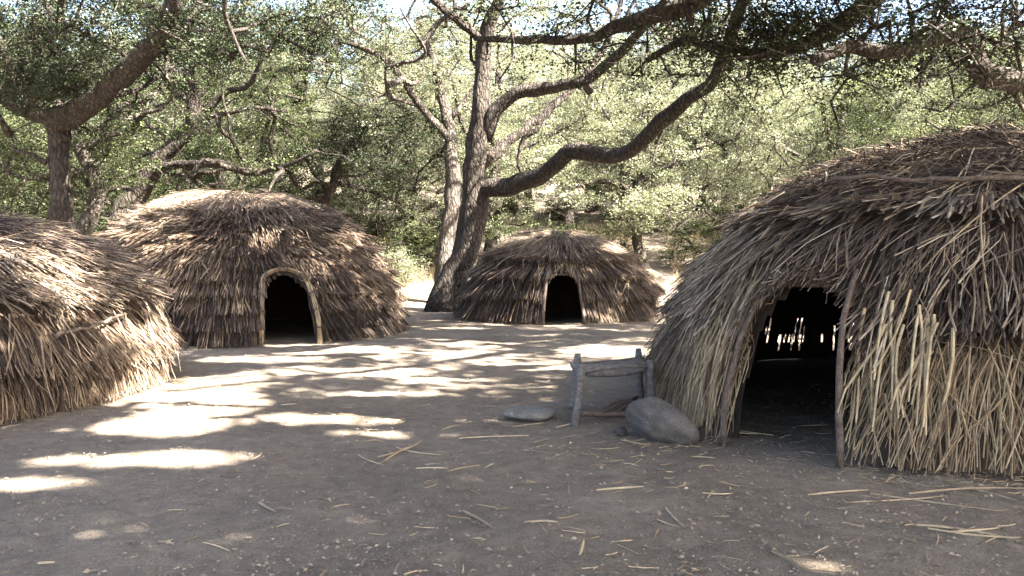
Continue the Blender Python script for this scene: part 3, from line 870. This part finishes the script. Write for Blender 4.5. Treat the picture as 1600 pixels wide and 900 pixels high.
# ---- big hut on the right, open doorway
cR = (5.6, 9.4)
daz = math.atan2(6.55 - 9.4, 2.2 - 5.6)
hr = Hut("thatched_hut", cR, 3.72, 2.84, daz, 1.0, 1.36, "largest reed hut with a wide open doorway and a tattered pale skirt beside it", bulge=.62, a=1.12, seed=101)
back = math.radians(104)
slit = np.random.default_rng(5)
slit_on = slit.uniform(0, 1, 1000) < .24; slit_top = slit.uniform(.3, .72, 1000); slit_bot = slit.uniform(.14, .4, 1000)
def back_hole(TH, C):
    d = (TH - back + math.pi) % (2 * math.pi) - math.pi
    ci = np.round(TH / (2 * math.pi) * 800).astype(int) % 800
    return (np.abs(d) < .24) & slit_on[ci] & (C[..., 2] > slit_bot[ci]) & (C[..., 2] < slit_top[ci])
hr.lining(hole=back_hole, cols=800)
def sparse_back(th, r):
    d = (th - back + math.pi) % (2 * math.pi) - math.pi
    return (np.abs(d) > .26) | (r.uniform(0, 1, len(th)) < .4)
def skirt_side(th, r):
    d = (th - daz + math.pi) % (2 * math.pi) - math.pi
    return (d < 0) | (d > 1.6) | (r.uniform(0, 1, len(th)) < .35)
S = hr.S
def right_of_door(lo, other):
    """stalks right of the doorway stop above the skirt, elsewhere they reach down"""
    def f(th):
        d = (th - daz + math.pi) % (2 * math.pi) - math.pi
        return np.where((d > .17) & (d < 1.9), lo + .1 * np.sin(d * 4), other)
    return f
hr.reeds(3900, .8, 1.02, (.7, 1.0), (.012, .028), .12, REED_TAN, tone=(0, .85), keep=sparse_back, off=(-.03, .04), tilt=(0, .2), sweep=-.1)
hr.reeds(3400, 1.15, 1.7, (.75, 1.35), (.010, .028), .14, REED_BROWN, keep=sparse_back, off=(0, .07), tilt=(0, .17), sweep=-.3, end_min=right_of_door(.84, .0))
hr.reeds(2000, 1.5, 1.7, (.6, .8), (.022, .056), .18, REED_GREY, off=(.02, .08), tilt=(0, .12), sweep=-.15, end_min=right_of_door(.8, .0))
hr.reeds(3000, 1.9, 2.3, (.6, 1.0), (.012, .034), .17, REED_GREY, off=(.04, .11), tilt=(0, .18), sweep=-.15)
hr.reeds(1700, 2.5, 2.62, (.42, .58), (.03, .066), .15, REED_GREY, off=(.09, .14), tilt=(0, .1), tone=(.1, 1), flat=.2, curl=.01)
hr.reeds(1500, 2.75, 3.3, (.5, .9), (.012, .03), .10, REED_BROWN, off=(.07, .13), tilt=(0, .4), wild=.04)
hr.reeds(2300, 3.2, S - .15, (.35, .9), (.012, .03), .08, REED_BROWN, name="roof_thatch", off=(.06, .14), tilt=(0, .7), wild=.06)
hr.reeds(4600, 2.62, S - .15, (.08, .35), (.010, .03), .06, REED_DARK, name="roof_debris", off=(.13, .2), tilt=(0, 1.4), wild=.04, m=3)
hr.hoop(daz + 1.3, daz - .1, 2.74, 2.56, .29, .03, n=26)
hr.hoop(daz + 1.0, daz + .3, 2.8, 2.7, .31, .018)
hr.hoop(daz - .2, daz - 1.1, 3.1, 3.2, .26, .022)
hr.hoop(daz + 1.5, daz + .3, 3.9, 3.7, .28, .026)
hr.hoop(daz + 1.35, daz + .42, 1.0, .82, .10, .016, REED_TAN)
for sgn in (-1, 1):
    P = hr.door_line(sgn, 1.34, .17, base_pad=.0)
    P = P + np.cumsum(hr.r.normal(0, .006, P.shape), 0)
    post(hr, P, .028)
t = hr.door_line(-1, 1.5, .05)[-2:], hr.door_line(1, 1.5, .05)[-2:]
post(hr, np.array([t[0][0] + (t[1][0] - t[0][0]) * k for k in np.linspace(-.1, 1.1, 6)]), .03, name="door_lintel")
for i in range(10):
    th = i * 2 * math.pi / 10 + .2
    if abs((th - daz + math.pi) % (2 * math.pi) - math.pi) > .2: hr.hoop(th, th, 0, S * .98, -.12, .03, name="frame_pole")
for sv in (.8, 1.7, 2.6): hr.hoop(daz + .3, daz + 2 * math.pi - .3, sv, sv, -.12, .022, name="frame_pole", n=60)
hr.loose(16, (daz + .13, daz + .27), (.95, 1.2), (.7, .95), (.022, .034), REED_TAN, (.7, 1), off=(.16, .22), tilt=.07)
hr.loose(5, (daz + .3, daz + .8), (1.8, 2.3), (1.0, 1.5), (.018, .026), REED_TAN, (.5, .9), off=(.24, .28), tilt=.25)
hr.loose(110, (daz + .13, daz + .95), (.45, 1.1), (.45, .95), (.012, .024), REED_TAN, (.25, .95), off=(.08, .15), tilt=.18)
hr.loose(95, (daz - .25, daz - .13), (.7, 1.4), (.7, 1.3), (.012, .024), REED_TAN, (.4, .95), off=(.15, .21), tilt=.08)
hr.loose(70, (daz - .9, daz + 1.1), (1.2, 2.6), (.4, .9), (.012, .026), REED_GREY, (.5, 1), off=(.14, .2), tilt=.5)

# ---- large domed hut on the left, arched reed door frame
cB = (-6.0, 18.0)
dB = math.atan2(15.4 - 18, -4.15 + 6.0) - .07
hb = Hut("thatched_hut", cB, 3.4, 2.98, dB, .9, 1.25, "tall domed reed hut with an arched door framed by reed bundles", a=1.0, seed=102)
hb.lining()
S = hb.S
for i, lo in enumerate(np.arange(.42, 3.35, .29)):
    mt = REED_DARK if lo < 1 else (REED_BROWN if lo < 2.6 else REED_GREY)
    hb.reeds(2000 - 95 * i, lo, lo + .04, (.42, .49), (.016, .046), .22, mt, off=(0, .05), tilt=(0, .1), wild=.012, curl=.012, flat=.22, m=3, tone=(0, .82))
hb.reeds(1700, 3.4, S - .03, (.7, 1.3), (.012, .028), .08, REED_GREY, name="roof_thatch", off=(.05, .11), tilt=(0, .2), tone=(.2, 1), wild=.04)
for sgn in (-1, 1):
    P = hb.door_line(sgn, 1.2, .2, base_pad=.05)
    jb = bundle(hb, P, .037, 20, REED_TAN, "door_jamb")
    for z in (2, 4, 6): ring(hb, P[z], P[z + 1] - P[z], .045, POLE).parent = jb
PL, PR = hb.door_line(-1, 1.2, .2, base_pad=.05)[-1], hb.door_line(1, 1.2, .2, base_pad=.05)[-1]
tt = np.linspace(0, 1, 11)
P = PL + (PR - PL) * tt[:, None] + np.array([0, 0, 1]) * (.16 * np.sin(tt * math.pi) ** .7)[:, None] - np.array([math.cos(dB), math.sin(dB), 0]) * (.06 * np.sin(tt * math.pi))[:, None]
jb = bundle(hb, P, .037, 20, REED_TAN, "door_arch")
for z in (1, 4, 6, 9): ring(hb, P[z], P[z + 1] - P[z], .045, POLE).parent = jb
for i in range(8):
    th = i * 2 * math.pi / 8 + .5
    if abs((th - dB + math.pi) % (2 * math.pi) - math.pi) > .25: hb.hoop(th, th, 0, S * .98, -.12, .03, name="frame_pole")
hb.hoop(dB + .22, dB + .5, .95, .9, .12, .02)
hb.loose(70, (dB - 1.2, dB + 1.2), (.6, 2.9), (.35, .7), (.014, .028), REED_GREY, (.5, 1), off=(.1, .16), tilt=.4)

# ---- smallest hut in the middle
cM = (1.28, 22.4)
dM = math.atan2(-2.75, -.02)
hm = Hut("thatched_hut", cM, 2.64, 2.25, dM, .92, 1.2, "smallest and lowest domed hut, at the foot of the leaning oak", a=1.0, seed=103)
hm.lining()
S = hm.S
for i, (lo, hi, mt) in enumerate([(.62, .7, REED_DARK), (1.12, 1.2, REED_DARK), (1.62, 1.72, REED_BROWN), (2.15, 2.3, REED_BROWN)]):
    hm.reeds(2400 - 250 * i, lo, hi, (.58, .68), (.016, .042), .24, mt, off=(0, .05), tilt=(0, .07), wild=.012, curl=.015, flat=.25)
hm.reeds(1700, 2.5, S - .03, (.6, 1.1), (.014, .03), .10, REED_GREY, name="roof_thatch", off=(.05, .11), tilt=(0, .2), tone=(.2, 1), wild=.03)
for sgn in (-1, 1): post(hm, hm.door_line(sgn, 1.2, .18, base_pad=.02), .045)
PL, PR = hm.door_line(-1, 1.2, .06)[-1], hm.door_line(1, 1.2, .06)[-1]
post(hm, np.array([PL + (PR - PL) * k for k in np.linspace(-.1, 1.1, 6)]), .035, name="door_lintel")
for i in range(8):
    th = i * 2 * math.pi / 8 + .9
    if abs((th - dM + math.pi) % (2 * math.pi) - math.pi) > .3: hm.hoop(th, th, 0, S * .98, -.12, .03, name="frame_pole")
hm.loose(50, (dM - 1.2, dM + 1.2), (.5, 2.1), (.35, .7), (.016, .028), REED_GREY, (.5, 1), off=(.1, .16), tilt=.4)

# ---- hut cut off by the left edge
cL = (-7.75, 9.75)
dL = math.radians(150)
hl = Hut("thatched_hut", cL, 3.28, 1.9, dL, .95, 1.2, "tiered reed hut with side poles and a patchy debris covered roof", a=.75, seed=104)
hl.lining()
S = hl.S
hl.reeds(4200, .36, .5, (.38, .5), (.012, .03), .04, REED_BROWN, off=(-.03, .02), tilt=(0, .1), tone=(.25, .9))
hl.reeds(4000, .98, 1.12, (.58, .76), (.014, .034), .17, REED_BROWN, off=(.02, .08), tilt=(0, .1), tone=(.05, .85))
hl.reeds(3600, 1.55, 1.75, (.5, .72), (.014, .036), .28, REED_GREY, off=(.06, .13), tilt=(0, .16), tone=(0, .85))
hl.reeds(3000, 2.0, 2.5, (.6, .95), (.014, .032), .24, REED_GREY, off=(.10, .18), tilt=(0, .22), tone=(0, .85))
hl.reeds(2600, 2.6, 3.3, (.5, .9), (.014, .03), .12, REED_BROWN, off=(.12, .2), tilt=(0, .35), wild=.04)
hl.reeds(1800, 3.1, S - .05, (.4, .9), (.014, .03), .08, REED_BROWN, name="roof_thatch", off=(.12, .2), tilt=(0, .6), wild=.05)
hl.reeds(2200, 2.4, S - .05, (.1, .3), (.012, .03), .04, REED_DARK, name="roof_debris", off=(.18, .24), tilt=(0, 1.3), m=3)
a0 = math.radians(-55)
hl.hoop(math.radians(-26), math.radians(-2), .72, .92, .22, .024)
hl.hoop(math.radians(-42), math.radians(-14), 1.72, 1.78, .26, .024)
hl.hoop(math.radians(-70), math.radians(-34), 2.5, 2.62, .28, .024)
hl.hoop(math.radians(-5), math.radians(12), .35, .3, .09, .022)
for sgn in (-1, 1): post(hl, hl.door_line(sgn, 1.2, .09, base_pad=.04), .04)
hl.loose(110, (math.radians(-80), math.radians(25)), (.4, 1.7), (.4, .8), (.012, .024), REED_GREY, (.4, .95), off=(.16, .26), tilt=.35)


# ------------------------------------------------------------------ pole stool
st = empty("pole_stool", (1.0, 8.2, 0), label="low bench of lashed weathered grey poles beside the boulder", cat="bench")
so = np.array([1.0, 8.2, 0])
def pole(name, a, b, r, mat=WEATHERED, bend=.012, parent=st, origin=so, r1=None):
    a, b = np.array(a, float), np.array(b, float)
    t = np.linspace(0, 1, 9)[:, None]
    P = a + (b - a) * t + rng.normal(0, 1, 3) * bend * np.sin(t * math.pi) + rng.normal(0, .002, (9, 3))
    rr_ = r * (1 + rng.normal(0, .04, 9)) * (1 + (((r1 or r) / r) - 1) * t[:, 0])
    rr_[0] *= .9; rr_[-1] *= .8
    V, Qd, T = tube(P - origin, rr_, 10, .05, a[0] * 9)
    return mesh(name, V, Qd, mat, parent, T=T)
FL, BL, FR, BR = (.60, 7.7), (.61, 8.45), (1.42, 8.15), (1.44, 8.95)
pole("leg", (*FL, -.05), (.675, 7.78, .58), .044)
pole("leg", (*BL, -.05), (.70, 8.5, .60), .042)
pole("leg", (*FR, -.05), (1.40, 8.12, .57), .044)
pole("leg", (*BR, -.05), (1.41, 8.95, .60), .04)
pole("cross_rail", (.66, 7.70, .44), (.69, 8.58, .44), .028)
pole("cross_rail", (1.40, 8.05, .44), (1.42, 9.02, .44), .028)
for i, v in enumerate(np.linspace(.04, .96, 9)):
    a = np.array([.62, 7.72 + .78 * v, .49]); b2 = np.array([1.45, 8.12 + .82 * v, .50])
    pole("seat_pole", a, b2 + np.array([0, 0, rng.normal(0, .008)]), .019 + .006 * (i % 2), bend=.02)
pole("lower_rail", (.62, 7.78, .10), (1.36, 8.05, .06), .026, POLE)
pole("strut", (1.42, 8.5, .43), (1.41, 8.45, .05), .014, POLE)
pole("brace", (.60, 8.3, .06), (.66, 7.8, .16), .02, POLE)
# bark strips tucked under it
bs = empty("bark_strips", (1.15, 8.3, 0), label="bundle of curled bark strips lying under the pole bench", cat="bark")
for i in range(7):
    pole("strip", (.84 + .02 * i, 8.0 + .05 * i, .02 + .006 * i), (1.24 + .02 * i, 8.35 + .04 * i, .10 + .012 * (i % 4)), .011, POLE, .03, bs, np.array([1.15, 8.3, 0]))



# ------------------------------------------------------------------ stones
def stone(name, loc, dims, rot, mat, seed, flat=None, **tags):
    r = np.random.default_rng(seed)
    nu, nv = 48, 30
    u = np.linspace(0, 2 * math.pi, nu, endpoint=False); v = np.linspace(.02, math.pi - .02, nv)
    Um, Vm = np.meshgrid(u, v)
    D = np.stack([np.cos(Um) * np.sin(Vm), np.sin(Um) * np.sin(Vm), np.cos(Vm)], -1)
    k = 1 + .0 * Um
    for f_, a_ in ((1.6, .07), (3.1, .04), (6.3, .018), (12, .008)):
        for _ in range(3):
            w_ = r.normal(0, 1, 3); k = k + a_ * np.sin(f_ * (D @ w_) + r.uniform(0, 6))
    P = D * k[..., None] * np.array(dims) / 2
    if flat is not None: P[..., 2] = np.where(P[..., 2] > flat, flat + (P[..., 2] - flat) * .15, P[..., 2])
    idx = np.arange(nu * nv).reshape(nv, nu); nx_ = np.roll(idx, -1, 1)
    Qd = np.stack([idx[:-1], idx[1:], nx_[1:], nx_[:-1]], -1)
    V = P.reshape(-1, 3)
    T1 = [(idx[0, 0], idx[0, i], idx[0, i + 1]) for i in range(1, nu - 1)] + [(idx[-1, 0], idx[-1, i + 1], idx[-1, i]) for i in range(1, nu - 1)]
    o = mesh(name, V, Qd, mat, T=T1)
    o.location = loc; o.rotation_euler = rot
    return setp(o, **tags)
stone("boulder", (1.32, 7.12, .15), (.60, .46, .34), (0, math.radians(20), math.radians(-12)), STONE, 5, label="egg shaped pitted grey boulder leaning against the thatch", cat="boulder")
stone("flat_stone", (.17, 8.02, .055), (.48, .42, .17), (0, 0, .3), STONE_FLAT, 8, flat=.035, label="flat topped grey grinding stone lying apart from the bench", cat="stone")
stone("small_stone", (.985, 7.25, .035), (.12, .10, .09), (.2, .3, .4), STONE_DARK, 9, label="small dark stone on the ground between bench and boulder", cat="stone")


# ------------------------------------------------------------------ loose reeds and litter on the ground
def ground_px(px, py):
    a, b = (px - 800) / FPX, (450 - py) / FPX
    z = -math.sin(PITCH) + b * math.cos(PITCH); y = math.cos(PITCH) + b * math.sin(PITCH)
    return a * -1.6 / z, y * -1.6 / z
straws = []
for seg in [(718, 685, 826, 683), (932, 772, 1006, 772), (940, 768, 975, 758), (1262, 775, 1356, 768), (1318, 787, 1480, 775), (1430, 824, 1590, 850), (1480, 836, 1560, 832), (1450, 830, 1595, 846),
            (590, 716, 660, 690), (600, 722, 640, 700), (620, 700, 690, 712), (1098, 775, 1146, 774), (1040, 800, 1070, 830), (724, 800, 770, 828), (905, 872, 912, 852), (60, 886, 86, 887), (405, 785, 430, 802),
            (820, 822, 872, 826), (1205, 865, 1250, 898), (1360, 770, 1560, 800), (925, 703, 970, 704), (970, 690, 1015, 700), (1080, 715, 1120, 720), (700, 740, 750, 734), (650, 735, 700, 738),
            (1145, 676, 1185, 680), (440, 635, 462, 636), (1250, 665, 1290, 668), (690, 672, 720, 664), (560, 712, 600, 730), (1150, 672, 1210, 683), (870, 668, 905, 660), (800, 666, 850, 662), (1420, 770, 1600, 768), (1375, 745, 1440, 765), (1500, 760, 1600, 790)]:
    straws.append((ground_px(*seg[:2]), ground_px(*seg[2:])))
for _ in range(22):
    x, y = R_.uniform(-2.5, 4.5), R_.uniform(4.2, 9)
    if (x - cR[0]) ** 2 + (y - cR[1]) ** 2 < 18: continue
    a = R_.uniform(0, 3.14); L = R_.uniform(.08, .22)
    straws.append(((x, y), (x + math.cos(a) * L, y + math.sin(a) * L)))
for i, (p, q) in enumerate(straws):
    p, q = np.array(p), np.array(q)
    t = np.linspace(0, 1, 6)
    side = np.array([-(q - p)[1], (q - p)[0]]) * R_.normal(0, .07)
    XY = p + (q - p) * t[:, None] + side * np.sin(t * math.pi)[:, None]
    w = R_.uniform(.013, .024) if i < 36 else R_.uniform(.007, .014)
    Pz = gz(XY[:, 0], XY[:, 1]) + w * .3 + .004 + R_.uniform(0, .02) * t
    c0 = np.array([XY[0, 0], XY[0, 1], Pz[0]])
    V, Qd, T = strips((np.column_stack([XY, Pz]) - c0)[None], np.array([[.8, 1, 1, .9, .8, .4]]) * w, np.array([[0, 0, 1.]]), 3, .6)
    o = mesh("fallen_reed", V, Qd, REED_TAN, T=T, rnd=np.full(len(V), R_.uniform(.3, .9)), smooth=False)
    o.location = c0
    setp(o, "long straight pale reed lying in front of the flat grinding stone" if i == 0 else "dry straw coloured reed lying loose on the bare dirt", "reed", "fallen reeds on the dirt")

# leaf litter
n = 54000
yy = 2.8 + 17 * R_.uniform(0, 1, n) ** 1.9
xx = R_.uniform(-.75, .78, n) * (yy + 1.5)
# thicker in drifts
dr = np.sin(xx * 1.1 + 2) * np.sin(yy * .8 + xx * .5) + .6 * np.sin(xx * 2.7 - yy * 1.9)
keep = R_.uniform(-1.9, 1.1, n) < dr + .5 * (xx > 1.5)
xx, yy = xx[keep], yy[keep]; n = len(xx)
C = np.stack([xx, yy, gz(xx, yy) + .014], 1)
a = unit(R_.normal(0, 1, (n, 3)) * np.array([1, 1, .15])); nn = unit(R_.normal(0, .35, (n, 3)) + np.array([0, 0, 1]))
bb = unit(np.cross(a, nn)); L = .011 + .032 * R_.uniform(0, 1, (n, 1)) ** 2; W = L * R_.uniform(.35, .65, (n, 1))
V = np.stack([C - a * L * .5, C + bb * W * .5 + np.array([0, 0, .004]), C + a * L * .5, C - bb * W * .5 + np.array([0, 0, .003])], 1)
o = mesh("leaf_litter", V, np.arange(n * 4).reshape(-1, 4), LITTER, rnd=np.repeat(R_.uniform(.1, 1, n) ** .8, 4), smooth=False)
setp(o, "small dry oak leaves scattered over the bare dirt", "litter", kind="stuff")
# straw crumbs
n = 800
yy = 3.5 + 9 * R_.uniform(0, 1, n) ** 1.3; xx = R_.normal(1.2, 2.4, n)
# more along the foot of the big hut
m = 900
th = R_.uniform(daz - 1.0, daz + 1.6, m); rad = hr.Rt(th) + np.abs(R_.normal(.12, .3, m))
keep2 = np.abs((th - daz)) > .12
xx = np.concatenate([xx, (cR[0] + rad * np.cos(th))[keep2]]); yy = np.concatenate([yy, (cR[1] + rad * np.sin(th))[keep2]]); n = len(xx)
for hx in (hb, hm, hl):
    th = R_.uniform(0, 6.28, 420); rad = hx.Rt(th) + .1 + np.abs(R_.normal(0, .22, 420))
    q = np.abs((th - hx.daz + math.pi) % (2 * math.pi) - math.pi) > .16
    xx = np.concatenate([xx, (hx.c[0] + rad * np.cos(th))[q]]); yy = np.concatenate([yy, (hx.c[1] + rad * np.sin(th))[q]])
n = len(xx)
al = R_.uniform(0, 6.28, n); L = R_.uniform(.03, .16, n)
p0 = np.stack([xx, yy, gz(xx, yy) + .008], 1); dv = np.stack([np.cos(al) * L, np.sin(al) * L, R_.uniform(0, .02, n)], 1)
V, Qd, T = strips(np.stack([p0, p0 + dv * .5 + R_.normal(0, .004, (n, 3)), p0 + dv], 1), np.tile(R_.uniform(.004, .011, n)[:, None], (1, 3)), np.tile([[0, 0, 1.]], (n, 1)), 3, .6)
o = mesh("straw_crumbs", V, Qd, REED_TAN, T=T, rnd=np.repeat(R_.uniform(.1, .8, n), 9), smooth=False)
setp(o, "short broken bits of straw trodden over the dirt", "straw", kind="stuff")
